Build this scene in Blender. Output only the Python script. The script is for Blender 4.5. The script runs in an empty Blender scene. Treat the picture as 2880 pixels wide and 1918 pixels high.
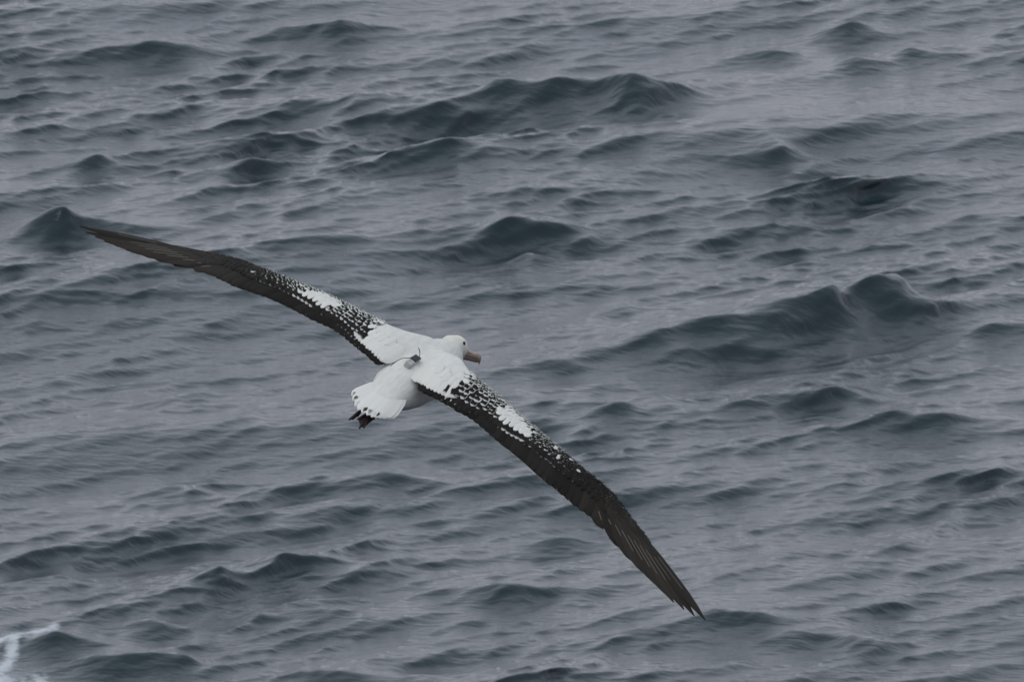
import bpy, bmesh, math, random
import numpy as np
from mathutils import Matrix, Vector
from mathutils.bvhtree import BVHTree

random.seed(7)
rng = np.random.default_rng(11)
scene = bpy.context.scene
col = scene.collection

# ------------------------------------------------------------------ camera
PW, PH = 2880, 1918
CAM = np.array([0.0, 0.0, 26.0])
DEP = math.radians(10.2)
LENS = 640.0
FPX = LENS / 36.0 * PW
cam_d = bpy.data.cameras.new('camera')
cam_d.lens = LENS
cam_d.sensor_width = 36.0
cam_d.clip_start = 0.5
cam_d.clip_end = 20000
cam = bpy.data.objects.new('camera', cam_d)
cam.location = CAM
cam.rotation_euler = (math.pi / 2 - DEP, 0, 0)
col.objects.link(cam)
scene.camera = cam
cam_d.dof.use_dof = True
cam_d.dof.focus_distance = 72.0
cam_d.dof.aperture_fstop = 45.0

# ------------------------------------------------------------------ sky, sun, exposure
SUN_AZ, SUN_EL = math.radians(218), math.radians(56)      # compass bearing of the sun, clockwise from +Y
world = bpy.data.worlds.new('World')
scene.world = world
world.use_nodes = True
nt = world.node_tree
nt.nodes.clear()
N = nt.nodes.new
out = N('ShaderNodeOutputWorld')
bg = N('ShaderNodeBackground')
bg.inputs['Strength'].default_value = 0.1
sky = N('ShaderNodeTexSky')
sky.sky_type = 'NISHITA'
sky.sun_disc = False
sky.sun_elevation = SUN_EL
sky.sun_rotation = SUN_AZ
sky.dust_density = 4.0
tc = N('ShaderNodeTexCoord')
sep = N('ShaderNodeSeparateXYZ')
ramp = N('ShaderNodeValToRGB')                            # the overcast: paler and warmer low down, cooler overhead
ramp.color_ramp.elements[0].position = 0.0
ramp.color_ramp.elements[0].color = (0.655, 0.652, 0.735, 1)
ramp.color_ramp.elements[1].position = 0.75
ramp.color_ramp.elements[1].color = (0.53, 0.625, 0.685, 1)
e = ramp.color_ramp.elements.new(0.30)
e.color = (0.585, 0.63, 0.71, 1)
mul = N('ShaderNodeVectorMath')
mul.operation = 'SCALE'
mul.inputs['Scale'].default_value = 12.6
cl = N('ShaderNodeTexNoise')                              # soft cloud structure
cl.inputs['Scale'].default_value = 2.2
cl.inputs['Detail'].default_value = 4
cmap = N('ShaderNodeMapRange')
cmap.inputs['From Min'].default_value = 0.3
cmap.inputs['From Max'].default_value = 0.7
cmap.inputs['To Min'].default_value = 0.9
cmap.inputs['To Max'].default_value = 1.1
mul2 = N('ShaderNodeVectorMath')
mul2.operation = 'SCALE'
mix = N('ShaderNodeMix')
mix.data_type = 'RGBA'
mix.inputs['Factor'].default_value = 0.88
L = nt.links.new
L(tc.outputs['Generated'], sep.inputs[0])
L(tc.outputs['Generated'], cl.inputs['Vector'])
L(sep.outputs['Z'], ramp.inputs['Fac'])
L(ramp.outputs['Color'], mul.inputs[0])
L(cl.outputs['Fac'], cmap.inputs['Value'])
L(mul.outputs['Vector'], mul2.inputs[0])
L(cmap.outputs['Result'], mul2.inputs['Scale'])
L(sky.outputs['Color'], mix.inputs['A'])
L(mul2.outputs['Vector'], mix.inputs['B'])
L(mix.outputs['Result'], bg.inputs['Color'])
L(bg.outputs['Background'], out.inputs['Surface'])

sun_d = bpy.data.lights.new('sun', 'SUN')
sun_d.energy = 0.6
sun_d.angle = math.radians(25)
sun_d.color = (1.0, 0.97, 0.93)
sun = bpy.data.objects.new('sun', sun_d)
sdir = Vector((math.sin(SUN_AZ) * math.cos(SUN_EL), math.cos(SUN_AZ) * math.cos(SUN_EL), math.sin(SUN_EL)))
sun.rotation_euler = sdir.to_track_quat('Z', 'Y').to_euler()
sun.location = (0, 0, 60)
col.objects.link(sun)

vs = scene.view_settings
vs.view_transform = 'Standard'
vs.look = 'None'
vs.exposure = 0.0
vs.gamma = 1.0
vs.use_curve_mapping = False

# ------------------------------------------------------------------ helpers
CM = np.stack([np.array([1.0, 0, 0]),
               np.array([0, math.sin(DEP), math.cos(DEP)]),
               np.array([0, -math.cos(DEP), math.sin(DEP)])], 1)   # camera axes (x right, y up, z back) in world


def cray(p):
    """directions of photo pixels in camera axes"""
    p = np.atleast_2d(np.asarray(p, float))
    return np.stack([(p[:, 0] - PW / 2) / FPX, -(p[:, 1] - PH / 2) / FPX, -np.ones(len(p))], 1)


def on_sea(px, py, z=0.0):
    d = CM @ cray((px, py))[0]
    t = (z - CAM[2]) / d[2]
    return CAM + d * t


def tag(o, label=None, cat=None, group=None, kind=None):
    if label: o['label'] = label
    if cat: o['category'] = cat
    if group: o['group'] = group
    if kind: o['kind'] = kind
    return o


def mesh_np(name, V, Fq, smooth=True):
    me = bpy.data.meshes.new(name)
    V = np.asarray(V, np.float32)
    Fq = np.asarray(Fq, np.int32)
    me.vertices.add(len(V))
    me.vertices.foreach_set('co', V.ravel())
    k = Fq.shape[1]
    me.loops.add(Fq.size)
    me.loops.foreach_set('vertex_index', Fq.ravel())
    me.polygons.add(len(Fq))
    me.polygons.foreach_set('loop_start', np.arange(0, Fq.size, k, dtype=np.int32))
    me.polygons.foreach_set('loop_total', np.full(len(Fq), k, np.int32))
    if smooth:
        me.polygons.foreach_set('use_smooth', np.ones(len(Fq), bool))
    me.update(calc_edges=True)
    return me


def obj(name, me, mat=None, parent=None):
    o = bpy.data.objects.new(name, me)
    col.objects.link(o)
    if mat is not None and len(me.materials) == 0:
        me.materials.append(mat)
    if parent is not None:
        o.parent = parent
    return o


def grid_faces(nu, nv, close_v=False):
    i, j = np.meshgrid(np.arange(nu - 1), np.arange(nv if close_v else nv - 1), indexing='ij')
    j2 = (j + 1) % nv
    return np.stack([i * nv + j, (i + 1) * nv + j, (i + 1) * nv + j2, i * nv + j2], -1).reshape(-1, 4)


def smoothstep(a, b, x):
    t = np.clip((np.asarray(x, float) - a) / (b - a), 0, 1)
    return t * t * (3 - 2 * t)


def material(name):
    m = bpy.data.materials.new(name)
    m.use_nodes = True
    return m, m.node_tree, m.node_tree.nodes['Principled BSDF']


# ------------------------------------------------------------------ sea
def geo_steps(d0, mid, total):
    """steps that widen slowly up to the size mid, then quickly out to the horizon"""
    s, d, acc = [], d0, 0.0
    while acc < total:
        d *= 1.012 if d < mid else 1.07
        acc += d
        s.append(acc)
    return np.array(s)


DX, DY = 0.024, 0.044
xs_in = np.arange(-5.4, 5.4, DX)
o = geo_steps(DX, 0.09, 6000)
xs = np.concatenate([-5.4 - o[::-1], xs_in, xs_in[-1] + o])
y0, y1 = 127.0, 168.0
ys_in = np.arange(y0, y1, DY)
near = geo_steps(DY, 0.16, 600)
far = geo_steps(DY, 0.16, 9000)
ys = np.concatenate([y0 - near[::-1], ys_in, ys_in[-1] + far])
X, Y = np.meshgrid(xs, ys, indexing='ij')
X = X.astype(np.float32); Y = Y.astype(np.float32)
stepx = np.gradient(xs).astype(np.float32); stepy = np.gradient(ys).astype(np.float32)


def vnoise(x, y, seed):
    """a few slow sines: smooth random field in about -1..1"""
    r = np.random.default_rng(seed)
    f = np.zeros_like(x)
    for _ in range(7):
        a = r.uniform(0, 2 * math.pi); k = r.uniform(0.5, 1.4)
        f += np.sin(k * (math.cos(a) * x + math.sin(a) * y) + r.uniform(0, 6.28)).astype(np.float32)
    return f / 3.2


gust = np.exp(0.42 * vnoise(X * 0.9, Y * 0.5, 3) + 0.38 * vnoise(X * 2.3, Y * 1.1, 5))   # rougher and smoother patches
gust = np.clip(gust, 0.3, 2.0) * 0.95
Zsh = np.zeros_like(X); Zs = np.zeros_like(X); DXs = np.zeros_like(X); DYs = np.zeros_like(X)
TRAVEL = math.radians(-52)                                # waves run right and towards the ship
octs = [(16, 8, 0.030, 9, 0.4), (8, 4, 0.034, 14, 0.4), (4, 2, 0.048, 20, 0.36), (2, 1, 0.064, 28, 0.36),
        (1, 0.5, 0.086, 36, 0.36), (0.5, 0.25, 0.098, 48, 0.40), (0.25, 0.12, 0.08, 40, 0.5)]
for (l1, l0, slope, n, spread) in octs:
    for k in range(n):
        lam = l0 * (l1 / l0) ** ((k + rng.uniform()) / n)
        kk = 2 * math.pi / lam
        amp = slope * math.sqrt(2.0 / n) / kk
        th = TRAVEL + (0.26 if lam < 2 else 0.0) + rng.normal() * spread
        cx, cy = math.cos(th), math.sin(th)
        ix = np.where(stepx * abs(cx) < lam / 2.2)[0]; iy = np.where(stepy * abs(cy) < lam / 2.2)[0]   # where the grid can carry it
        sub = (slice(ix[0], ix[-1] + 1), slice(iy[0], iy[-1] + 1))
        cell = np.maximum(stepx[sub[0]][:, None] * abs(cx), stepy[sub[1]][None, :] * abs(cy))
        ph = (kk * cx * X[sub] + kk * cy * Y[sub] + rng.uniform(0, 6.283)).astype(np.float32)
        A = amp * np.clip((lam / cell - 2.2) / 2.2, 0, 1)
        if lam < 2.5:
            A = A * gust[sub]
        h = A * np.cos(ph)
        Zs[sub] += h
        if lam < 2.5: Zsh[sub] += h
        s = A * np.sin(ph) * 0.8
        DXs[sub] -= cx * s
        DYs[sub] -= cy * s

LEAN = 1.0                                               # wind chop leans forward: steep fronts, long gentle backs
DXs += LEAN * math.cos(TRAVEL) * Zsh; DYs += LEAN * math.sin(TRAVEL) * Zsh

# the larger single crests that stand out: photo pixel of the crest, half length along it (m), height (m), crest heading (deg)
HERO = [(2480, 795, 2.6, 0.32, 0.31, 42, 0.44), (2080, 925, 1.0, 0.9, 0.09, 34, 0.28),
        (1690, 220, 2.0, 0.7, 0.28, 6, 0.46), (1440, 300, 0.8, 0.6, 0.10, 16, 0.35), (1130, 300, 0.7, 0.5, 0.13, 36, 0.34),
        (1240, 430, 0.7, 0.5, 0.13, 5, 0.36), (1500, 640, 0.45, 0.45, 0.14, 2, 0.26), (1530, 700, 0.3, 0.3, 0.09, -4, 0.22),
        (160, 610, 0.35, 0.25, 0.20, 10, 0.26), (330, 640, 0.5, 0.4, 0.08, -14, 0.24), (2380, 60, 0.25, 0.25, 0.13, 0, 0.26),
        (2220, 420, 0.4, 0.3, 0.12, 15, 0.28), (1750, 1130, 1.5, 0.9, 0.14, 34, 0.40), (1280, 1110, 0.6, 0.5, 0.10, 40, 0.32),
        (2560, 155, 0.3, 0.9, 0.07, -12, 0.22), (2130, 130, 0.5, 0.3, 0.09, 12, 0.25), (2390, 175, 0.2, 0.25, 0.08, 0, 0.22),
        (770, 1575, 0.3, 0.6, 0.12, 0, 0.32), (560, 1620, 0.25, 0.18, 0.08, 24, 0.22), (1080, 1335, 0.5, 0.4, 0.11, 26, 0.24),
        (480, 1350, 0.5, 0.3, 0.08, 20, 0.25), (350, 1830, 0.6, 0.6, 0.16, -8, 0.28), (190, 1770, 0.3, 0.35, 0.15, -20, 0.24),
        (860, 1715, 0.45, 0.4, 0.10, 5, 0.25), (430, 1745, 0.3, 0.3, 0.08, -6, 0.22),
        (2400, 1800, 0.8, 0.3, 0.12, 6, 0.28), (2150, 1755, 0.5, 0.3, 0.10, 4, 0.25), (2640, 1170, 0.7, 0.5, 0.11, 10, 0.28),
        (2380, 1100, 0.7, 0.3, 0.12, 14, 0.28), (1370, 1660, 0.4, 0.4, 0.09, 2, 0.25), (1560, 1500, 0.35, 0.35, 0.10, -6, 0.24),
        (1000, 1900, 0.5, 0.5, 0.10, 0, 0.26), (520, 1085, 0.6, 0.4, 0.09, 24, 0.26), (900, 690, 0.6, 0.4, 0.07, 6, 0.25),
        (2200, 960, 0.8, 0.5, 0.08, 20, 0.22), (700, 450, 0.8, 0.4, 0.09, 24, 0.25), (500, 110, 0.6, 0.4, 0.10, 12, 0.26),
        (950, 50, 0.5, 0.4, 0.13, 12, 0.28), (260, 450, 0.4, 0.3, 0.08, 6, 0.22), (2800, 900, 0.5, 0.5, 0.10, 4, 0.26)]
ex0 = np.searchsorted(xs, -7.5); ex1 = np.searchsorted(xs, 7.5)
HZ_, HDX, HDY, HM = (np.zeros_like(X) for _ in range(4))
for (px, py, hl, hr, hgt, ang, wid) in HERO:
    c = on_sea(px, py, hgt * 0.75)
    a = math.radians(ang)
    j0, j1 = np.searchsorted(ys, c[1] - 7), np.searchsorted(ys, c[1] + 7)
    xx = X[ex0:ex1, j0:j1] - c[0]; yy = Y[ex0:ex1, j0:j1] - c[1]
    u = xx * math.cos(a) + yy * math.sin(a)
    v = -xx * math.sin(a) + yy * math.cos(a)              # + is away from the ship
    v = v + 0.07 * np.sin(u * 2.3 + px) + 0.05 * np.sin(u * 7.3 + 2 * px)
    env = np.exp(-np.abs(u / np.where(u < 0, hl, hr)) ** 1.5) * (1 + 0.10 * np.sin(u * 5.0 + px * 3) + 0.08 * np.sin(u * 11.0 + px))
    front = np.exp(-np.abs(np.minimum(v, 0) / (wid * 1.05)) ** 1.3)
    back = np.exp(-np.abs(np.maximum(v, 0) / (wid * 1.5)) ** 1.3)
    bump = (hgt * env * front * back).astype(np.float32)
    HZ_[ex0:ex1, j0:j1] += bump - (hgt * 0.20 * env * np.exp(-((v + wid * 2.2) / wid) ** 2)).astype(np.float32)
    HDY[ex0:ex1, j0:j1] -= bump * 0.6 * math.cos(a)
    HDX[ex0:ex1, j0:j1] += bump * 0.6 * math.sin(a)
    HM[ex0:ex1, j0:j1] = np.maximum(HM[ex0:ex1, j0:j1], min(1, hgt / .15) * np.exp(-np.abs(u / (1.15 * np.where(u < 0, hl, hr))) ** 2 - (v / (3.2 * wid)) ** 2))
keep = 1 - 0.12 * HM                                       # a big crest rides over the smaller chop around it
Zs = Zs * keep + 1.05 * HZ_; DXs = DXs * keep + HDX; DYs = DYs * keep + HDY

# foam lines left by a broken crest
foam = np.zeros_like(X)
FOAM = [((0, 1800), (45, 1792), (100, 1780), (150, 1766)), ((45, 1792), (28, 1835), (8, 1862), (0, 1872)), ((0, 1900), (50, 1910), (105, 1908))]
FW = [0.06, 0.075, 0.10]
jf = np.searchsorted(ys, [126, 142])
for line, wd in zip(FOAM, FW):
    P = [on_sea(*p, 0.02) for p in line]
    xx = X[ex0:ex1, jf[0]:jf[1]] + DXs[ex0:ex1, jf[0]:jf[1]]
    yy = Y[ex0:ex1, jf[0]:jf[1]] + DYs[ex0:ex1, jf[0]:jf[1]]
    for a, b in zip(P[:-1], P[1:]):
        ab = b - a
        t = np.clip(((xx - a[0]) * ab[0] + (yy - a[1]) * ab[1]) / (ab[0] ** 2 + ab[1] ** 2 + 1e-9), 0, 1)
        d = np.sqrt((xx - a[0] - t * ab[0]) ** 2 + ((yy - a[1] - t * ab[1]) * 0.22) ** 2)
        foam[ex0:ex1, jf[0]:jf[1]] = np.maximum(foam[ex0:ex1, jf[0]:jf[1]], np.exp(-(d / wd) ** 2))

V = np.stack([X + DXs, Y + DYs, Zs], -1).reshape(-1, 3)
sea_me = mesh_np('sea', V, grid_faces(len(xs), len(ys)))
at = sea_me.attributes.new('foam', 'FLOAT', 'POINT')
at.data.foreach_set('value', foam.astype(np.float32).ravel())
m_sea, nt, bsdf = material('sea_water')
bsdf.inputs['Base Color'].default_value = (0.010, 0.019, 0.026, 1)
bsdf.inputs['Roughness'].default_value = 0.06
bsdf.inputs['IOR'].default_value = 1.333
Nn, L = nt.nodes.new, nt.links.new
geo = Nn('ShaderNodeNewGeometry')
mp = Nn('ShaderNodeMapping'); mp.inputs['Rotation'].default_value = (0, 0, math.radians(38)); mp.inputs['Scale'].default_value = (1.0, 2.1, 1)
n1 = Nn('ShaderNodeTexNoise'); n1.inputs['Scale'].default_value = 6.0; n1.inputs['Detail'].default_value = 5; n1.inputs['Roughness'].default_value = 0.55
b1 = Nn('ShaderNodeBump'); b1.inputs['Strength'].default_value = 0.42; b1.inputs['Distance'].default_value = 0.035
L(geo.outputs['Position'], mp.inputs['Vector']); L(mp.outputs['Vector'], n1.inputs['Vector'])
L(n1.outputs['Fac'], b1.inputs['Height']); L(b1.outputs['Normal'], bsdf.inputs['Normal'])
fa = Nn('ShaderNodeAttribute'); fa.attribute_name = 'foam'
fn = Nn('ShaderNodeTexNoise'); fn.inputs['Scale'].default_value = 14; fn.inputs['Detail'].default_value = 6
fm = Nn('ShaderNodeMath'); fm.operation = 'MULTIPLY_ADD'; fm.inputs[1].default_value = 2.0; fm.inputs[2].default_value = -1.1
fr = Nn('ShaderNodeMath'); fr.operation = 'ADD'
fs = Nn('ShaderNodeMapRange'); fs.interpolation_type = 'SMOOTHSTEP'; fs.inputs['From Min'].default_value = 0.10; fs.inputs['From Max'].default_value = 0.95; fs.inputs['To Max'].default_value = 0.72
fmul = Nn('ShaderNodeMath'); fmul.operation = 'MULTIPLY'
fb = Nn('ShaderNodeBsdfDiffuse'); fb.inputs['Color'].default_value = (0.62, 0.64, 0.68, 1)
ms = Nn('ShaderNodeMixShader')
L(geo.outputs['Position'], fn.inputs['Vector'])
L(fn.outputs['Fac'], fm.inputs[0]); L(fm.outputs[0], fr.inputs[0]); L(fa.outputs['Fac'], fr.inputs[1])
L(fr.outputs[0], fs.inputs['Value']); L(fs.outputs['Result'], fmul.inputs[0]); L(fa.outputs['Fac'], fmul.inputs[1])
L(fmul.outputs[0], ms.inputs['Fac']); L(bsdf.outputs['BSDF'], ms.inputs[1]); L(fb.outputs['BSDF'], ms.inputs[2])
L(ms.outputs['Shader'], nt.nodes['Material Output'].inputs['Surface'])
sea = obj('sea', sea_me, m_sea)
tag(sea, 'dark blue grey choppy open sea under an overcast sky', 'sea', kind='structure')

# ------------------------------------------------------------------ the albatross: pose
# bird axes in camera axes (x forward, y left, z up), found from the two wing outlines in the photo
def bird_axes(a, b, c):
    f = np.array([.385, .32, -.866]); r = np.array([.83, -.52, .18])
    f /= np.linalg.norm(f); r -= f * (r @ f); r /= np.linalg.norm(r); u = np.cross(r, f)
    B = np.stack([f, -r, u], 1)
    ca, sa, cb, sb, cc, sc = math.cos(a), math.sin(a), math.cos(b), math.sin(b), math.cos(c), math.sin(c)
    Rz = np.array([[ca, -sa, 0], [sa, ca, 0], [0, 0, 1]])
    Ry = np.array([[cb, 0, sb], [0, 1, 0], [-sb, 0, cb]])
    Rx = np.array([[1, 0, 0], [0, cc, -sc], [0, sc, cc]])
    return B @ Rz @ Ry @ Rx


BR = bird_axes(-0.148, -0.239, -0.095)
BP = cray((1190, 1020))[0] * 72.0                          # 72 m off: a span of about 3.1 m fills the frame as it does
BMAT = Matrix([list(r) + [0] for r in (CM @ BR)] + [[0, 0, 0, 1]])
BMAT.translation = Vector(CAM + CM @ BP)

albatross = bpy.data.objects.new('albatross', None)
albatross.empty_display_size = 0.3
albatross.matrix_world = BMAT
col.objects.link(albatross)
tag(albatross, 'large white albatross gliding over the sea with long dark wings spread', 'albatross')

BO = -(BP @ BR)                                            # camera position in bird axes


def bray(p):
    return cray(p) @ BR


def on_plane(p, axis, val):
    d = bray(p)[0]
    return BO + d * ((val - BO[axis]) / d[axis])


KY = np.array([0, .13, .4, .75, 1.1, 1.6])
KZ = np.array([.03, .07, .039, .014, -.131, -.224])
_yy = np.linspace(0, 1.7, 341)
_zz = np.interp(_yy, KY, KZ)
_g = np.exp(-0.5 * (np.arange(-24, 25) * 0.005 / 0.05) ** 2); _g /= _g.sum()
_zs = np.convolve(np.pad(_zz, 24, mode='edge'), _g, 'valid')


def dih(y):
    return np.interp(np.abs(y), _yy, _zs)


def wing_points(pts):
    d = bray(pts)
    t = np.full(len(d), 72.0)
    for _ in range(80):
        q = BO + d * t[:, None]
        t += np.clip((dih(q[:, 1]) - q[:, 2]) / d[:, 2], -.3, .3) * .6
    return BO + d * t[:, None]


LLE = [(223, 641), (251, 650), (327, 664), (380, 672), (423, 680), (476, 689), (540, 704), (593, 712.5), (646, 724.5), (688, 736),
       (721, 751), (770, 769), (818, 788), (867, 808), (915, 826), (964, 850), (1012, 874), (1063, 901), (1104, 919), (1142, 933), (1181, 942), (1215, 948)]
LTE = [(225, 645), (242, 656), (274, 672), (306, 686), (349, 702), (391, 715), (434, 728), (476, 737), (518, 746), (550, 758), (599, 775),
       (656, 804), (688, 813), (745, 831), (808, 859), (867, 889), (915, 906), (949, 919), (966, 937), (984, 958), (1015, 983), (1043, 1008),
       (1073, 1032), (1086, 1039)]
RLE = [(1300, 1010), (1313, 1034), (1334, 1059), (1354, 1074), (1392, 1105), (1431, 1138), (1469, 1173), (1507, 1202), (1533, 1227), (1571, 1258),
       (1609, 1291), (1640, 1317), (1693, 1359), (1728, 1390), (1767, 1443), (1816, 1506), (1861, 1562), (1903, 1625), (1949, 1692),
       (1973.5, 1730.5), (1984, 1748)]
RTE = [(1181, 1088), (1193, 1105), (1224, 1122), (1260, 1137), (1295, 1157), (1316, 1166), (1335, 1170), (1380, 1217), (1431, 1263),
       (1469, 1293), (1507, 1329), (1545, 1362), (1584, 1393), (1640, 1441), (1658, 1450), (1728, 1517), (1781, 1580), (1826, 1625),
       (1882, 1685), (1921, 1713), (1956, 1736), (1970, 1746), (1982, 1748)]
YS = np.linspace(0, 1.58, 317)


def edge(pts, s):
    q = wing_points(pts)
    y = np.abs(q[:, 1]); i = np.argsort(y)
    x = np.interp(YS, y[i], q[i, 0])
    g = np.exp(-0.5 * (np.arange(-6, 7) * 0.005 / 0.012) ** 2); g /= g.sum()
    return np.convolve(np.pad(x, 6, mode='edge'), g, 'valid')


EDGE = {1: (edge(LLE, 1), edge(LTE, 1)), -1: (edge(RLE, -1), edge(RTE, -1))}
TIPY = {1: float(np.abs(wing_points([LLE[0]])[0, 1])), -1: float(np.abs(wing_points([RLE[-1]])[0, 1]))}


def le(s, y): return np.interp(y, YS, EDGE[s][0])
def te(s, y): return np.interp(y, YS, EDGE[s][1])


def thick(y): return np.interp(y, [0, .12, .3, .55, .9, 1.2, 1.6], [.040, .040, .028, .022, .017, .012, .006])


def surf(s, y, c):
    """a point of the wing's upper surface: y out along the span, c from leading (0) to trailing edge (1)"""
    y = np.asarray(y, float); c = np.asarray(c, float)
    x = le(s, y) + (te(s, y) - le(s, y)) * c
    ct = np.clip(c, 0.0, 1.0)
    th = thick(y) * (2.6 * np.sqrt(ct) * (1 - ct) ** 0.9) * 0.62
    return np.stack([x, s * y + 0 * c, dih(y) + th + 0 * c], -1)


def frame_at(s, y, c):
    p = surf(s, y, c)
    a = surf(s, y, c + .04) - surf(s, y, c - .04 if c > .05 else c)
    b = surf(s, y + .01, c) - surf(s, y - .01, c)
    n = np.cross(a, b)
    n /= np.linalg.norm(n)
    if n[2] < 0: n = -n
    return p, n


# ------------------------------------------------------------------ body, one continuous surface: trunk, neck, head and wing arms
def loft(stations, n=28):
    V = []
    for (cx, cy, cz, hw, hh) in stations:
        for k in range(n):
            a = 2 * math.pi * k / n
            V.append((cx, cy + hw * math.cos(a), cz + hh * math.sin(a)))
    F = [list(f) for f in grid_faces(len(stations), n, True)]
    F.append(list(range(n))); F.append([len(V) - n + k for k in range(n)][::-1])
    return V, F


def ellipsoid(c, ax, r, nu=18, nv=28):
    V = []
    for i in range(nu):
        t = math.pi * (i + .5) / nu
        for k in range(nv):
            a = 2 * math.pi * k / nv
            l = np.array([math.cos(t) * r[0], math.sin(t) * math.cos(a) * r[1], math.sin(t) * math.sin(a) * r[2]])
            V.append(tuple(np.array(c) + ax @ l))
    F = [list(f) for f in grid_faces(nu, nv, True)]
    F.append(list(range(nv))); F.append([len(V) - nv + k for k in range(nv)][::-1])
    return V, F


def loft_path(pts, n=24):
    """pts: (centre, half width, half height) along a path"""
    V = []
    C = [np.array(p[0], float) for p in pts]
    for i, (c, hw, hh) in enumerate(pts):
        t = C[min(i + 1, len(C) - 1)] - C[max(i - 1, 0)]; t /= np.linalg.norm(t)
        sd = np.cross([0, 0, 1.0], t); sd /= np.linalg.norm(sd); up = np.cross(t, sd)
        for k in range(n):
            a = 2 * math.pi * k / n
            V.append(tuple(C[i] + sd * hw * math.cos(a) + up * hh * math.sin(a)))
    F = [list(f) for f in grid_faces(len(pts), n, True)]
    F.append(list(range(n))); F.append([len(V) - n + k for k in range(n)][::-1])
    return V, F


HX = np.array([.835, -.20, -.52]); HX /= np.linalg.norm(HX)            # where the bill points
HZ = np.array([0, .30, .95]); HZ -= HX * (HZ @ HX); HZ /= np.linalg.norm(HZ)
HY = np.cross(HZ, HX)
HAX = np.stack([HX, HY, HZ], 1)
BILL0 = on_plane((1302, 991), 1, -0.012)                               # where the bill leaves the face
HC = BILL0 - HX * 0.060 + HZ * 0.013

parts = []
parts.append(loft([(-.385, -.034, .008, .045, .012), (-.33, -.029, .002, .064, .028), (-.27, -.022, -.007, .080, .054), (-.20, -.013, -.022, .100, .086),
                   (-.12, -.004, -.037, .115, .106), (-.03, 0, -.050, .122, .110), (.05, 0, -.054, .118, .110), (.12, 0, -.060, .100, .098),
                   (.175, 0, -.066, .078, .080), (.215, 0, -.072, .058, .062)]))
nb = np.array([.15, 0, -.058])
parts.append(loft_path([(nb, .07, .075), (nb * .5 + HC * .5 + np.array([0, 0, -.004]), .058, .062), (HC - HX * .02, .050, .054), (HC, .046, .05)]))
parts.append(ellipsoid(HC, HAX, (.058, .045, .048)))
parts.append(ellipsoid(HC + HX * .030 - HZ * .012, HAX, (.036, .028, .033)))
for s in (1, -1):
    ny = 90
    ysw = np.concatenate([np.linspace(0.0, 1.18, ny)])
    prof_c = np.array([0, .02, .06, .12, .2, .3, .4, .5, .6])
    V = []
    for y in ysw:
        cmax = float(np.interp(y, [0, .06, .12, .2, .35, .6, 1.0, 1.33], [.62, .74, .90, .92, .86, .66, .56, .40])) / .6
        up_, lo_ = [], []
        for c0 in prof_c:
            c = c0 * cmax
            p = surf(s, y, c)
            base = float(dih(y))
            p = p - np.array([0, 0, .0025])
            up_.append(p)
            lo_.append(np.array([p[0], p[1], min(base - .3 * (p[2] - base) - .004, p[2] - .0085)]))
        V += [tuple(p) for p in up_] + [tuple(p) for p in lo_[::-1]]
    n = 2 * len(prof_c)
    F = [list(f) for f in grid_faces(ny, n, True)]
    F.append(list(range(n))); F.append([len(V) - n + k for k in range(n)][::-1])
    if s < 0: F = [f[::-1] for f in F]
    parts.append((V, F))

bm = bmesh.new()
for V, F in parts:
    vv = [bm.verts.new(v) for v in V]
    for f in F:
        try: bm.faces.new([vv[i] for i in f])
        except ValueError: pass
bmesh.ops.recalc_face_normals(bm, faces=bm.faces)
tmp_me = bpy.data.meshes.new('tmp'); bm.to_mesh(tmp_me); bm.free()
tmp = bpy.data.objects.new('tmp', tmp_me); col.objects.link(tmp)
md = tmp.modifiers.new('r', 'REMESH'); md.mode = 'VOXEL'; md.voxel_size = 0.0036; md.use_smooth_shade = True
md = tmp.modifiers.new('s', 'SMOOTH'); md.factor = 0.5; md.iterations = 9
dg = bpy.context.evaluated_depsgraph_get()
body_me = bpy.data.meshes.new_from_object(tmp.evaluated_get(dg))
bpy.data.objects.remove(tmp); bpy.data.meshes.remove(tmp_me)
body_me.name = 'body'
nv = len(body_me.vertices)
co = np.empty(nv * 3, np.float32); body_me.vertices.foreach_get('co', co); co = co.reshape(-1, 3)

WHITE = np.array([.66, .638, .605]); DARK = np.array([.014, .0115, .010]); BROWN = np.array([.024, .0195, .0165])


def white_edge(c):
    return np.interp(c, [0, .35, .75, .9, 1.0], [.225, .225, .205, .16, .05])


colr = np.tile(np.append(WHITE, 1.0), (nv, 1))
for s in (1, -1):
    y = co[:, 1] * s
    c = (le(s, y) - co[:, 0]) / np.maximum(le(s, y) - te(s, y), .01)
    yy = y + .02 * np.sin(co[:, 0] * 190 + 1.3) * np.sin(y * 170)
    d = smoothstep(0, .05, yy - white_edge(np.clip(c, 0, 1)) - .01) * (co[:, 2] > dih(y) - .004) * (y > .11)
    colr[:, :3] = colr[:, :3] * (1 - d[:, None]) + DARK * d[:, None]
hd = np.linalg.norm((co - HC) @ HAX / np.array([.10, .07, .075]), axis=1)
yel = smoothstep(1.15, .6, hd) * smoothstep(-.01, .03, (co - HC) @ HZ)
colr[:, :3] = colr[:, :3] * (1 - yel[:, None]) + np.array([.68, .652, .575]) * yel[:, None]
at = body_me.attributes.new('plumage', 'FLOAT_COLOR', 'POINT')
at.data.foreach_set('color', colr.astype(np.float32).ravel())

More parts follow.
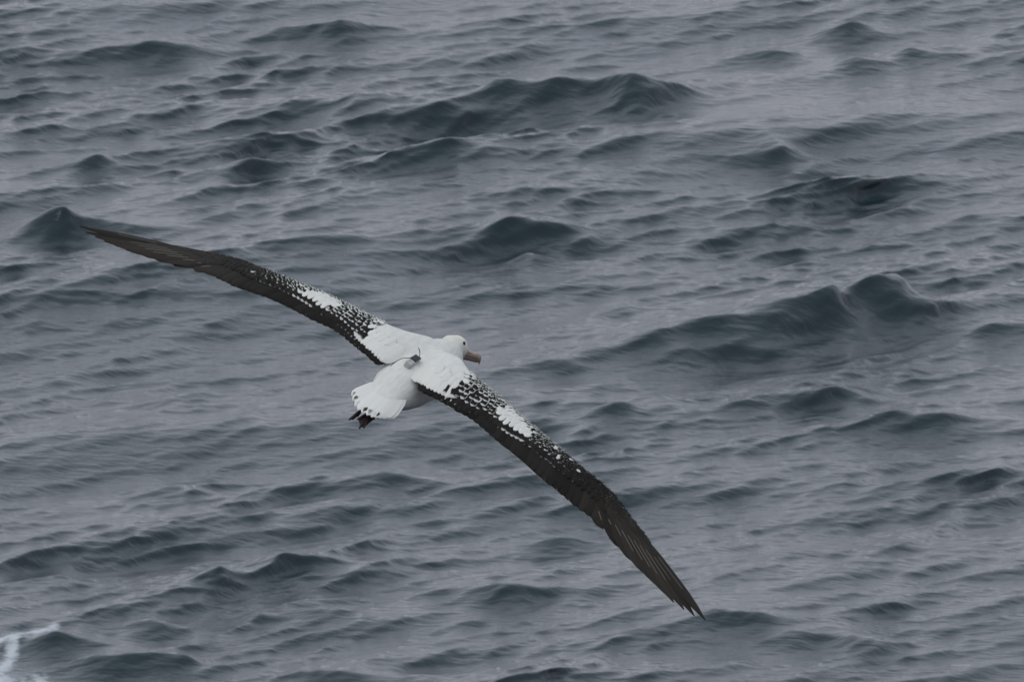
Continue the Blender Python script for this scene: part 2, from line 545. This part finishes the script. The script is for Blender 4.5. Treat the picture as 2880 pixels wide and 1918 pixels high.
m_body, nt, bsdf = material('body_plumage')
Nn, L = nt.nodes.new, nt.links.new
bsdf.inputs['Roughness'].default_value = 0.85
bsdf.inputs['Specular IOR Level'].default_value = 0.15
at_n = Nn('ShaderNodeAttribute'); at_n.attribute_name = 'plumage'
tcn = Nn('ShaderNodeTexCoord')
nz = Nn('ShaderNodeTexNoise'); nz.inputs['Scale'].default_value = 45; nz.inputs['Detail'].default_value = 4
mpn = Nn('ShaderNodeMapping'); mpn.inputs['Scale'].default_value = (.55, 1.2, 1)
mr = Nn('ShaderNodeMapRange'); mr.inputs['From Min'].default_value = .3; mr.inputs['From Max'].default_value = .7; mr.inputs['To Min'].default_value = .90; mr.inputs['To Max'].default_value = 1.03
mx = Nn('ShaderNodeVectorMath'); mx.operation = 'SCALE'
nb1 = Nn('ShaderNodeTexNoise'); nb1.inputs['Scale'].default_value = 110; nb1.inputs['Detail'].default_value = 3
bp = Nn('ShaderNodeBump'); bp.inputs['Strength'].default_value = .35; bp.inputs['Distance'].default_value = .004
L(tcn.outputs['Object'], mpn.inputs['Vector']); L(mpn.outputs['Vector'], nz.inputs['Vector']); L(nz.outputs['Fac'], mr.inputs['Value'])
L(at_n.outputs['Color'], mx.inputs[0]); L(mr.outputs['Result'], mx.inputs['Scale']); L(mx.outputs['Vector'], bsdf.inputs['Base Color'])
L(mpn.outputs['Vector'], nb1.inputs['Vector']); L(nb1.outputs['Fac'], bp.inputs['Height']); L(bp.outputs['Normal'], bsdf.inputs['Normal'])
body = obj('body', body_me, m_body, albatross)

# ------------------------------------------------------------------ feathers
def feather_mesh(name, kind, nu=7):
    us = np.linspace(0, 1, nu + 1)
    V, UV = [], []
    for u in us:
        if kind == 'covert':
            w = (.55 + .45 * math.sin(min(u / .5, 1) * math.pi / 2)) * (1 if u < .55 else math.sqrt(max(0, 1 - ((u - .55) / .45) ** 2)))
        elif kind == 'flight':
            w = (.6 + .4 * min(u / .3, 1)) * (1 if u < .72 else max(0, 1 - ((u - .72) / .28) ** 2.2))
        else:                                              # narrow pointed primary
            w = (.55 + .45 * min(u / .3, 1)) * (1 if u < .6 else max(0, 1 - ((u - .6) / .4) ** 2.0) ** .7)
        w = max(w, .04)
        for v in (-1, -.5, 0, .5, 1):
            V.append((u, v * w, .10 * (1 - v * v) - .03 + .02 * math.sin(u * math.pi)))
            UV.append((u, v * .5 + .5))
    F = grid_faces(nu + 1, 5)
    me = mesh_np(name, V, F[:, ::-1])
    uvl = me.uv_layers.new(name='UVMap')
    li = np.empty(len(me.loops), np.int32); me.loops.foreach_get('vertex_index', li)
    uvl.data.foreach_set('uv', np.array(UV, np.float32)[li].ravel())
    return me, np.array(V), F[:, ::-1], np.array(UV)


def feather_material(name, use_attr=False, shaft=False):
    m, nt, bsdf = material(name)
    Nn, L = nt.nodes.new, nt.links.new
    bsdf.inputs['Roughness'].default_value = 0.7
    bsdf.inputs['Specular IOR Level'].default_value = 0.12
    if use_attr:
        a = Nn('ShaderNodeAttribute'); a.attribute_name = 'plumage'
        base, alpha = a.outputs['Color'], a.outputs['Alpha']
    else:
        a = Nn('ShaderNodeObjectInfo'); base, alpha = a.outputs['Color'], a.outputs['Alpha']
    uv = Nn('ShaderNodeUVMap'); sp = Nn('ShaderNodeSeparateXYZ'); L(uv.outputs['UV'], sp.inputs[0])
    def mth(op, x, y=None, clamp=False):
        n = Nn('ShaderNodeMath'); n.operation = op; n.use_clamp = clamp
        for i, q in enumerate((x, y)):
            if q is None: continue
            if isinstance(q, (int, float)): n.inputs[i].default_value = q
            else: L(q, n.inputs[i])
        return n.outputs[0]
    tcn = Nn('ShaderNodeTexCoord')
    nz = Nn('ShaderNodeTexNoise'); nz.inputs['Scale'].default_value = 260; nz.inputs['Detail'].default_value = 2
    gp = Nn('ShaderNodeNewGeometry'); L(gp.outputs['Position'], nz.inputs['Vector'])
    av = mth('MULTIPLY', mth('ABSOLUTE', mth('SUBTRACT', sp.outputs['Y'], .5)), 2.0)
    uu = mth('POWER', sp.outputs['X'], 2.2)
    e = mth('MAXIMUM', mth('POWER', av, 1.6), uu)
    e = mth('ADD', e, mth('MULTIPLY', mth('SUBTRACT', nz.outputs['Fac'], .5), .35))
    k = mth('SUBTRACT', 1.02, alpha)                      # alpha holds the width of the pale fringe
    fr = mth('MULTIPLY', mth('SUBTRACT', e, k), 7.0, True)
    fr = mth('MULTIPLY', fr, mth('GREATER_THAN', alpha, .03))
    mix = Nn('ShaderNodeMix'); mix.data_type = 'RGBA'; mix.inputs['B'].default_value = (.56, .55, .53, 1)
    vr = Nn('ShaderNodeMapRange'); vr.inputs['To Min'].default_value = .86; vr.inputs['To Max'].default_value = 1.14
    L(nz.outputs['Fac'], vr.inputs['Value'])
    sc = Nn('ShaderNodeVectorMath'); sc.operation = 'SCALE'; L(base, sc.inputs[0]); L(vr.outputs['Result'], sc.inputs['Scale'])
    L(sc.outputs['Vector'], mix.inputs['A']); L(fr, mix.inputs['Factor'])
    res = mix.outputs['Result']
    if shaft:                                             # pale quill down the middle
        q = mth('LESS_THAN', av, .04)
        q = mth('MULTIPLY', q, mth('LESS_THAN', sp.outputs['X'], .66))
        q = mth('MULTIPLY', q, mth('GREATER_THAN', sp.outputs['X'], .30))
        mq = Nn('ShaderNodeMix'); mq.data_type = 'RGBA'; mq.inputs['B'].default_value = (.16, .14, .115, 1)
        L(res, mq.inputs['A']); L(q, mq.inputs['Factor']); res = mq.outputs['Result']
    L(res, bsdf.inputs['Base Color'])
    wv = Nn('ShaderNodeTexWave'); wv.inputs['Scale'].default_value = 9; wv.bands_direction = 'DIAGONAL'
    L(uv.outputs['UV'], wv.inputs['Vector'])
    bp = Nn('ShaderNodeBump'); bp.inputs['Strength'].default_value = .15; bp.inputs['Distance'].default_value = .001
    L(wv.outputs['Fac'], bp.inputs['Height']); L(bp.outputs['Normal'], bsdf.inputs['Normal'])
    return m


m_cov = feather_material('covert_plumage')
m_fli = feather_material('flight_plumage')
m_pri = feather_material('primary_plumage', shaft=True)
m_att = feather_material('small_plumage', use_attr=True)
FM = {k: feather_mesh(k + '_feather', k) for k in ('covert', 'flight', 'primary')}
FM['covert'][0].materials.append(m_cov); FM['flight'][0].materials.append(m_fli); FM['primary'][0].materials.append(m_pri)
FM['tail'] = feather_mesh('tail_feather', 'flight')
m_tail, nt, bsdf = material('tail_plumage')
Nn, L = nt.nodes.new, nt.links.new
bsdf.inputs['Roughness'].default_value = 0.85; bsdf.inputs['Specular IOR Level'].default_value = 0.15
oi = Nn('ShaderNodeObjectInfo'); uvn = Nn('ShaderNodeUVMap'); dist = Nn('ShaderNodeVectorMath'); dist.operation = 'DISTANCE'
mpt = Nn('ShaderNodeMapping'); mpt.inputs['Scale'].default_value = (1.7, .55, 1); mpt.inputs['Location'].default_value = (-1.7 * .90, -.55 * .5, 0)
nzt = Nn('ShaderNodeTexNoise'); nzt.inputs['Scale'].default_value = 120
gpt = Nn('ShaderNodeNewGeometry'); L(gpt.outputs['Position'], nzt.inputs['Vector'])
L(uvn.outputs['UV'], mpt.inputs['Vector']); L(mpt.outputs['Vector'], dist.inputs[0])
ad = Nn('ShaderNodeMath'); ad.operation = 'MULTIPLY_ADD'; ad.inputs[1].default_value = .16; L(nzt.outputs['Fac'], ad.inputs[0]); L(dist.outputs['Value'], ad.inputs[2])
st = Nn('ShaderNodeMapRange'); st.interpolation_type = 'SMOOTHSTEP'; st.inputs['From Min'].default_value = .14; st.inputs['From Max'].default_value = .24; st.inputs['To Min'].default_value = 1; st.inputs['To Max'].default_value = 0
L(ad.outputs[0], st.inputs['Value'])
am = Nn('ShaderNodeMath'); am.operation = 'MULTIPLY'; L(st.outputs['Result'], am.inputs[0]); L(oi.outputs['Alpha'], am.inputs[1])
mxt = Nn('ShaderNodeMix'); mxt.data_type = 'RGBA'; mxt.inputs['B'].default_value = (.03, .027, .025, 1)
L(am.outputs[0], mxt.inputs['Factor']); L(oi.outputs['Color'], mxt.inputs['A']); L(mxt.outputs['Result'], bsdf.inputs['Base Color'])
FM['tail'][0].materials.append(m_tail)


def feather_matrix(root, tip, normal, width, roll=0.0):
    x = np.asarray(tip, float) - np.asarray(root, float)
    ln = np.linalg.norm(x); xh = x / ln
    y = np.cross(normal, xh); y /= np.linalg.norm(y)
    z = np.cross(xh, y)
    cr, sr = math.cos(roll), math.sin(roll)
    y, z = y * cr + z * sr, z * cr - y * sr
    M = np.eye(4)
    M[:3, 0] = x; M[:3, 1] = y * width / 2; M[:3, 2] = z * width; M[:3, 3] = root
    return M


def feather(name, kind, M, rgb, fringe, parent=body):
    o = bpy.data.objects.new(name, FM[kind][0])
    col.objects.link(o)
    o.parent = parent
    o.matrix_local = Matrix([list(r) for r in M])
    o.color = (float(rgb[0]), float(rgb[1]), float(rgb[2]), float(fringe))
    return o


def gc_tip(y): return float(np.interp(y, [.10, .30, .34, .43, .52, .61, .75, .95, 1.1], [.97, .95, .95, .84, .73, .64, .60, .55, .50]))


def patch(y, c):
    """the white patch by the elbow"""
    u = (y - .495 - .07 * (c - .45)) / .088; v = (c - .43) / .28
    return u * u + v * v


def jit(a): return float(rng.uniform(-a, a))


def plum(y, c):
    """colour of the middle of a covert and the width of its pale fringe"""
    if y < white_edge(min(c, 1)) + jit(.02):
        return WHITE * (1 + jit(.03)), 0.0
    p = patch(y + jit(.012), c + jit(.04))
    if p < 1.0:
        return WHITE * (1 + jit(.04)), 0.0
    far = float(smoothstep(.30, .95, y))
    lead = float(smoothstep(.5, .05, c))
    dk = DARK * (1 + jit(.25)) + (BROWN - DARK) * float(smoothstep(.8, 1.2, y))
    fringe = (.50 * (1 - float(smoothstep(.40, .90, y))) * (.70 + .30 * lead) + .05) * (1 + jit(.4))
    if p < 1.8: fringe += .15 * (1.8 - p)
    if rng.uniform() < .16 * lead * (1 - float(smoothstep(.5, .9, y))):
        return WHITE * .9, 0.0
    if y > .97: fringe = .10 + jit(.05) if rng.uniform() < .25 else 0.0
    return dk, max(fringe, 0.0)


for s in (1, -1):
    # secondaries: long dark blades that make the trailing edge
    n = 25
    for k in range(n):
        y = .30 + (.99 - .30) * k / (n - 1)
        r, nn = frame_at(s, y - .03, gc_tip(y) - .25)
        t = surf(s, y + .03, 1.005 + jit(.012))
        feather('secondary_feather', 'flight', feather_matrix(r - nn * .004, t - nn * .001, nn, .082, -.05 * s),
                (DARK + (BROWN - DARK) * float(smoothstep(.7, 1.0, y))) * (1.05 + jit(.3)), .04 if rng.uniform() < .3 else 0)
    # tertials: the dark rear border beside the back
    n = 9
    for k in range(n):
        y = (.10 if s > 0 else .135) + (.31 - .12) * k / (n - 1)
        r, nn = frame_at(s, y - .02, .78)
        t = surf(s, y + .02, 1.0 + jit(.015))
        feather('tertial_feather', 'flight', feather_matrix(r - nn * .003, t + nn * .002, nn, .070, -.05 * s), DARK * (1.0 + jit(.2)), .05 + jit(.04))
    # scapulars: soft white blades over the inner wing
    n = 11
    for k in range(n):
        y = .075 + (.232 - .075) * k / (n - 1)
        tc_ = float(np.interp(y, [.08, .13, .20, .25, .29], [.955, .94, .905, .86, .85])) + jit(.02)
        r, nn = frame_at(s, y - .012, tc_ - .42)
        t = surf(s, y + .012, tc_)
        spot = y > .19 and rng.uniform() < .6
        feather('scapular_feather', 'covert', feather_matrix(r - nn * .001, t + nn * .0045, nn, .066, -.02 * s), DARK if spot else WHITE * (1 + jit(.02)), .50 + jit(.12) if spot else 0)
    # primaries: the hand, long narrow blades closing to the point of the wing
    ty = TIPY[s]
    n = 10
    for k in range(n):
        f = k / (n - 1)
        yr = .95 + .17 * f; cr = .62 - .46 * f
        yt = 1.035 + (ty - 1.035) * f ** .74
        ct = 1.0 if k < n - 1 else .5
        r, nn = frame_at(s, yr, cr)
        t = surf(s, min(yt, ty - .002), ct + jit(.02))
        w = .070 - .022 * f
        feather('primary_feather', 'primary', feather_matrix(r - nn * (.003 - .003 * f), t + nn * .004 * f, nn, w, -.06 * s),
                BROWN * (1.05 + jit(.35)), .0)
    # primary coverts over their bases
    for row, (n, ca, cb, ya, yb, ln, w) in enumerate([(10, .62, .34, 1.0, 1.26, .13, .045), (12, .42, .24, .98, 1.20, .085, .034), (13, .22, .14, .96, 1.20, .06, .026)]):
        for k in range(n):
            f = k / (n - 1)
            y = ya + (yb - ya) * f; c = ca + (cb - ca) * f
            t, nn = frame_at(s, y, c)
            r, n2 = frame_at(s, y - ln * (.55 + .4 * f), max(.03, c - .12 * (1 - f) - .04))
            rgb, fr_ = BROWN * (1.0 + jit(.25)), (.10 if rng.uniform() < .3 else 0)
            feather('primary_covert', 'covert', feather_matrix(r + n2 * .0005, t + nn * (.0035 + .0008 * row), nn, w, -.07 * s), rgb, fr_)
    # greater coverts
    n = 37
    for k in range(n):
        y = .225 + (1.0 - .225) * k / (n - 1)
        c = gc_tip(y) + jit(.02)
        t, nn = frame_at(s, y + .006, c)
        r, n2 = frame_at(s, y - .012, c - .40)
        if y < .47: rgb, fr_ = DARK * (1.1 + jit(.4)), max(.05, .34 - (y - .225) * 2.0) + jit(.08)
        else: rgb, fr_ = DARK * (1.1 + jit(.45)), max(0, (.10 if y < .76 else .02) + jit(.06))
        if patch(y, c - .12) < .8 and y > .47: rgb, fr_ = DARK, .32
        feather('greater_covert', 'covert', feather_matrix(r + n2 * .0005, t + nn * .0035, nn, .042, -.06 * s), rgb, fr_)
    # median coverts
    n = 34
    for k in range(n):
        y = .16 + (1.0 - .16) * (k + .5) / n
        c = gc_tip(y) - .17 + jit(.02)
        t, nn = frame_at(s, y + .004, c)
        r, n2 = frame_at(s, y - .008, max(.03, c - .30))
        rgb, fr_ = plum(y, c - .06)
        feather('median_covert', 'covert', feather_matrix(r + n2 * .0006, t + nn * .004, nn, .037, -.06 * s), rgb, fr_)
    # lesser coverts, row behind row
    for row, (dc, n, w, ln) in enumerate([(.74, 36, .034, .24), (.48, 38, .031, .20), (.23, 40, .027, .17)]):
        for k in range(n):
            y = .12 + (1.02 - .12) * (k + (row % 2) * .5 + jit(.2)) / n
            c = .27 + (gc_tip(y) - .44) * dc + jit(.018)
            if y < .215 and c < .62: continue
            t, nn = frame_at(s, y + .003, c)
            r, n2 = frame_at(s, y - .006, max(.02, c - ln))
            rgb, fr_ = plum(y, c - .04)
            feather('lesser_covert', 'covert', feather_matrix(r + n2 * .0008, t + nn * (.0042 + .0003 * row), nn, w * (1 + jit(.15)), -.06 * s), rgb, fr_)
    # the smallest scales along the front of the wing, too small to pick apart
    Vb, Fb, Cb, Ub = [], [], [], []
    _, fv, ff, fuv = FM['covert']
    base = 0
    for row, c in enumerate([.27, .20, .14, .085, .04]):
        n = 64
        for k in range(n):
            y = .10 + (1.16 - .10) * (k + (row % 2) * .5 + jit(.3)) / n
            cc = c + jit(.015)
            if y < .205: continue
            t, nn = frame_at(s, y + .004, cc)
            r, n2 = frame_at(s, y - .004, max(0.004, cc - .11))
            if np.linalg.norm(t - r) < .004: continue
            M = feather_matrix(r + n2 * .001, t + nn * (.0048 + .0003 * row), nn, .021 * (1 + jit(.25)), -.06 * s)
            rgb, fr_ = plum(y, cc)
            Vb.append(fv @ M[:3, :3].T + M[:3, 3]); Fb.append(ff + base); base += len(fv)
            Cb.append(np.tile(np.append(rgb, fr_), (len(fv), 1))); Ub.append(fuv)
    me = mesh_np('marginal_coverts', np.concatenate(Vb), np.concatenate(Fb))
    a = me.attributes.new('plumage', 'FLOAT_COLOR', 'POINT'); a.data.foreach_set('color', np.concatenate(Cb).astype(np.float32).ravel())
    uvl = me.uv_layers.new(name='UVMap')
    li = np.empty(len(me.loops), np.int32); me.loops.foreach_get('vertex_index', li)
    uvl.data.foreach_set('uv', np.concatenate(Ub).astype(np.float32)[li].ravel())
    tag(obj('marginal_covert_plumage', me, m_att, body), kind='stuff')

# tail: a short white fan with dark smudges near the tips
TAILPX = [(987, 1112), (990, 1126), (997, 1142), (1005, 1153), (1017, 1161), (1031, 1168), (1044, 1173), (1055, 1175), (1066, 1176), (1077, 1177), (1088, 1177)]
n = len(TAILPX)
tail_o = []
for k, p in enumerate(TAILPX):
    f = (k / (n - 1) - .5) * 2
    t = on_plane(p, 2, .020 - .018 * f * f)
    r = np.array([-.24, -.026 - .050 * f, .028 - .012 * f * f])
    roll = -.10 * f
    feather('tail_feather', 'tail', feather_matrix(r, t + np.array([0, 0, .0012 * (k % 2)]), np.array([0, 0, 1.0]), .058, roll), WHITE * (1 + jit(.03)), [1, .9, .3, 0, 1, .7, .2, 1, .4, .5, 0][k])

# ------------------------------------------------------------------ bill, eyes, feet
bvh = BVHTree.FromPolygons([Vector(v) for v in co.tolist()], [list(p.vertices) for p in body_me.polygons])


def on_body(px, py):
    d = bray((px, py))[0]
    h, n, _, _ = bvh.ray_cast(Vector(BO), Vector(d).normalized())
    return (np.array(h), np.array(n)) if h is not None else (None, None)


def plain(name, rgb, rough=.6, spec=.3, var=.25, scale=60, bump=0.0):
    m, nt, bsdf = material(name)
    Nn, L = nt.nodes.new, nt.links.new
    bsdf.inputs['Roughness'].default_value = rough
    bsdf.inputs['Specular IOR Level'].default_value = spec
    t = Nn('ShaderNodeTexCoord'); nz = Nn('ShaderNodeTexNoise'); nz.inputs['Scale'].default_value = scale; nz.inputs['Detail'].default_value = 4
    cr = Nn('ShaderNodeMapRange'); cr.inputs['To Min'].default_value = 1 - var; cr.inputs['To Max'].default_value = 1 + var
    sc = Nn('ShaderNodeVectorMath'); sc.operation = 'SCALE'; sc.inputs[0].default_value = rgb
    L(t.outputs['Object'], nz.inputs['Vector']); L(nz.outputs['Fac'], cr.inputs['Value']); L(cr.outputs['Result'], sc.inputs['Scale'])
    L(sc.outputs['Vector'], bsdf.inputs['Base Color'])
    if bump:
        bp = Nn('ShaderNodeBump'); bp.inputs['Strength'].default_value = bump; bp.inputs['Distance'].default_value = .002
        L(nz.outputs['Fac'], bp.inputs['Height']); L(bp.outputs['Normal'], bsdf.inputs['Normal'])
    return m


m_bill = plain('bill_horn', (.36, .25, .20), .45, .4, .2, 40)
m_bill_shaded = plain('shaded_bill_horn', (.17, .12, .105), .5, .3, .2, 40)  # bill horn darkened: shade on the lower mandible painted into its colour
m_hook = plain('bill_tip_horn', (.36, .29, .235), .4, .4, .15, 40)
m_eye = plain('eye_dark', (.008, .007, .007), .1, .5, .0)
m_foot = plain('foot_skin', (.040, .024, .026), .65, .25, .4, 90, .4)


def tube_mesh(name, sections, ax, n=14):
    """sections: (x, y, z, half width, half height) in the frame ax at an origin"""
    org, A = ax
    V = []
    for (x, y, z, hw, hh) in sections:
        for k in range(n):
            a = 2 * math.pi * k / n
            V.append(org + A @ np.array([x, y + hw * math.cos(a), z + hh * math.sin(a)]))
    me = mesh_np(name, V, grid_faces(len(sections), n, True))
    bm = bmesh.new(); bm.from_mesh(me)
    bm.verts.ensure_lookup_table()
    for ring in (range(n), range(len(V) - n, len(V))):
        bm.faces.new([bm.verts[i] for i in ring])
    bmesh.ops.recalc_face_normals(bm, faces=bm.faces)
    for f in bm.faces: f.smooth = True
    bm.to_mesh(me); bm.free()
    return me


BF = (BILL0, HAX)
up_s = [(-.030, 0, .003, .016, .021), (0, 0, .003, .0155, .0205), (.02, 0, .0015, .0145, .018), (.045, 0, -.0010, .0130, .0150), (.075, 0, -.002, .0120, .0138), (.092, 0, -.0015, .0115, .0148), (.100, 0, -.0015, .0112, .0152)]
bill = obj('bill', tube_mesh('bill', up_s, BF), m_bill, albatross)
hk = [(.098, 0, -.0015, .0116, .0156), (.109, 0, -.0015, .0115, .0164), (.120, 0, -.0050, .0098, .0160), (.128, 0, -.0125, .0070, .0125), (.132, 0, -.0220, .0042, .0080), (.1315, 0, -.0310, .0015, .0030)]
obj('bill_hook', tube_mesh('bill_hook', hk, BF), m_hook, bill)
lo = [(-.034, 0, -.0185, .0135, .0095), (0, 0, -.0185, .0125, .0095), (.04, 0, -.0185, .0100, .0080), (.08, 0, -.0190, .0085, .0074), (.112, 0, -.0195, .0062, .0066), (.119, 0, -.0195, .0025, .0030)]
obj('lower_mandible', tube_mesh('lower_mandible', lo, BF), m_bill_shaded, bill)
for sd in (1, -1):
    nt_s = [(.012, sd * .0125, .0075, .0030, .0036), (.022, sd * .0125, .0070, .0036, .0042), (.031, sd * .0118, .0065, .0030, .0034), (.032, sd * .0118, .0065, .0015, .0018)]
    obj('nostril_tube', tube_mesh('nostril_tube', nt_s, BF, 10), m_hook, bill)

ep, en = on_body(1305, 966)
el = (ep - HC) @ HAX
for sd in (1, -1):
    l = np.array([el[0], el[1] * -sd if el[1] < 0 else el[1] * sd, el[2]])
    if sd < 0: l[1] = -abs(el[1])
    else: l[1] = abs(el[1])
    V, F = ellipsoid(HC + HAX @ l, HAX, (.0085, .005, .0085), 10, 16)
    bm = bmesh.new(); vv = [bm.verts.new(v) for v in V]
    for f in F: bm.faces.new([vv[i] for i in f])
    bmesh.ops.recalc_face_normals(bm, faces=bm.faces)
    for f in bm.faces: f.smooth = True
    me = bpy.data.meshes.new('eye'); bm.to_mesh(me); bm.free()
    obj('eye', me, m_eye, albatross)


def path_tube(name, P, R, n=8):
    P = [np.array(p, float) for p in P]
    V = []
    for i, p in enumerate(P):
        t = P[min(i + 1, len(P) - 1)] - P[max(i - 1, 0)]; t /= np.linalg.norm(t)
        ref = np.array([0, 0, 1.0]) if abs(t[2]) < .9 else np.array([1.0, 0, 0])
        a = np.cross(ref, t); a /= np.linalg.norm(a); b_ = np.cross(t, a)
        for k in range(n):
            q = 2 * math.pi * k / n
            V.append(p + (a * math.cos(q) + b_ * math.sin(q)) * R[i])
    F = [list(f) for f in grid_faces(len(P), n, True)]
    F.append(list(range(n))[::-1]); F.append([len(V) - n + k for k in range(n)])
    return V, F


def merged(name, pieces):
    bm = bmesh.new()
    for V, F in pieces:
        vv = [bm.verts.new(tuple(v)) for v in V]
        for f in F:
            try: bm.faces.new([vv[i] for i in f])
            except ValueError: pass
    bmesh.ops.recalc_face_normals(bm, faces=bm.faces)
    for f in bm.faces: f.smooth = True
    me = bpy.data.meshes.new(name); bm.to_mesh(me); bm.free()
    return me


def foot(hip, ankle, toes, web=True):
    ps = [path_tube('', [hip, ankle], [.009, .0075])]
    for t in toes:
        mid = ankle * .5 + t * .5 + np.array([0, 0, .004])
        ps.append(path_tube('', [ankle, mid, t * .9 + mid * .1, t], [.0075, .0055, .0045, .0018]))
    if web:
        for a, b_ in zip(toes[:-1], toes[1:]):
            dz = np.array([0, 0, .0015])
            e = (a + b_) / 2 * .86 + ankle * .14
            top = [ankle + dz, a * .93 + ankle * .07 + dz, e + dz - dz * 2.2, b_ * .93 + ankle * .07 + dz]
            bot = [q - 2 * dz for q in top]
            V = top + bot
            ps.append((V, [[0, 1, 2, 3], [7, 6, 5, 4], [0, 4, 5, 1], [1, 5, 6, 2], [2, 6, 7, 3], [3, 7, 4, 0]]))
    return merged('foot', ps)


FZ = -.040
P = lambda x, y, z=FZ: on_plane((x, y), 2, z)
obj('foot', foot(np.array([-.25, -.065, -.055]), P(1040, 1162, -.030), [P(1005, 1180), P(1010, 1205), P(1023, 1204), P(1053, 1180)]), m_foot, albatross)
obj('foot', foot(np.array([-.25, .020, -.055]), P(1020, 1152, -.020), [P(981, 1181, -.03), P(990, 1180, -.036), P(1004, 1172, -.04)]), m_foot, albatross)

# ------------------------------------------------------------------ satellite tag taped to the back
tg = bpy.data.objects.new('satellite_tag', None)
col.objects.link(tg)
h0, n0 = on_body(1158, 1022)
TX = np.array([1.0, -.02, 0]); TX -= n0 * (TX @ n0); TX /= np.linalg.norm(TX)
TY = np.cross(n0, TX)
TM = np.eye(4); TM[:3, 0] = TX; TM[:3, 1] = TY; TM[:3, 2] = n0; TM[:3, 3] = h0 - n0 * .002
TMi = np.linalg.inv(TM)
tg.matrix_world = BMAT @ Matrix([list(r) for r in TM])
tag(tg, 'small grey tracking tag with black panel and wire antennas on the white back', 'tracking tag')
m_case = plain('tag_case', (.36, .36, .36), .5, .4, .15, 70)
m_panel = plain('tag_panel', (.018, .018, .021), .35, .5, .2, 150)
m_tape = plain('tag_tape', (.42, .42, .41), .55, .3, .25, 120, .3)
m_wire = plain('antenna_wire', (.02, .02, .022), .45, .4, .1)


def bevel_box(name, cx, cy, cz, sx, sy, sz, bev, taper=0.0):
    bm = bmesh.new()
    bmesh.ops.create_cube(bm, size=1)
    for v in bm.verts:
        k = 1 - taper if v.co.z > 0 else 1
        v.co = Vector((cx + v.co.x * sx * k, cy + v.co.y * sy * k, cz + v.co.z * sz))
    bmesh.ops.bevel(bm, geom=list(bm.edges), offset=bev, segments=2, affect='EDGES', profile=.6)
    me = bpy.data.meshes.new(name); bm.to_mesh(me); bm.free()
    return me


case = obj('case', bevel_box('case', 0, 0, .008, .078, .030, .020, .004, .18), m_case, tg)
obj('solar_panel', bevel_box('solar_panel', .0185, 0, .0205, .036, .029, .006, .0012), m_panel, case)
obj('tape_strip', bevel_box('tape_strip', -.026, 0, .0085, .012, .034, .0215, .003, .16), m_tape, tg)
obj('tape_strip', bevel_box('tape_strip', -.004, 0, .0080, .006, .033, .0215, .002, .16), m_tape, tg)


def wire(pts, r):
    loc = [(TMi @ np.append(p, 1))[:3] for p in pts]
    obj('antenna', merged('antenna', [path_tube('', loc, [r] * (len(loc) - 1) + [r * .7])]), m_wire, tg)


def at_tag(x, y, z): return (TM @ np.array([x, y, z, 1]))[:3]


w0 = at_tag(.004, .013, .019)
ps = [w0] + [on_plane((px, py), 2, pz) for (px, py, pz) in
             [(1138, 1006.5, .112), (1128, 1009, .124), (1117, 1014.5, .130), (1107, 1022, .126), (1097, 1030.5, .112)]]
wire(ps, .0015)
w1 = at_tag(.036, -.006, .018)
d1 = []
for (px, py) in [(1181, 990), (1179, 983), (1176, 977)]:
    d = bray((px, py))[0]; t = ((w1 + np.array([-.004, .004, .015]) - BO) @ d) / (d @ d)
    d1.append(BO + d * t)
wire([w1] + d1, .0018)
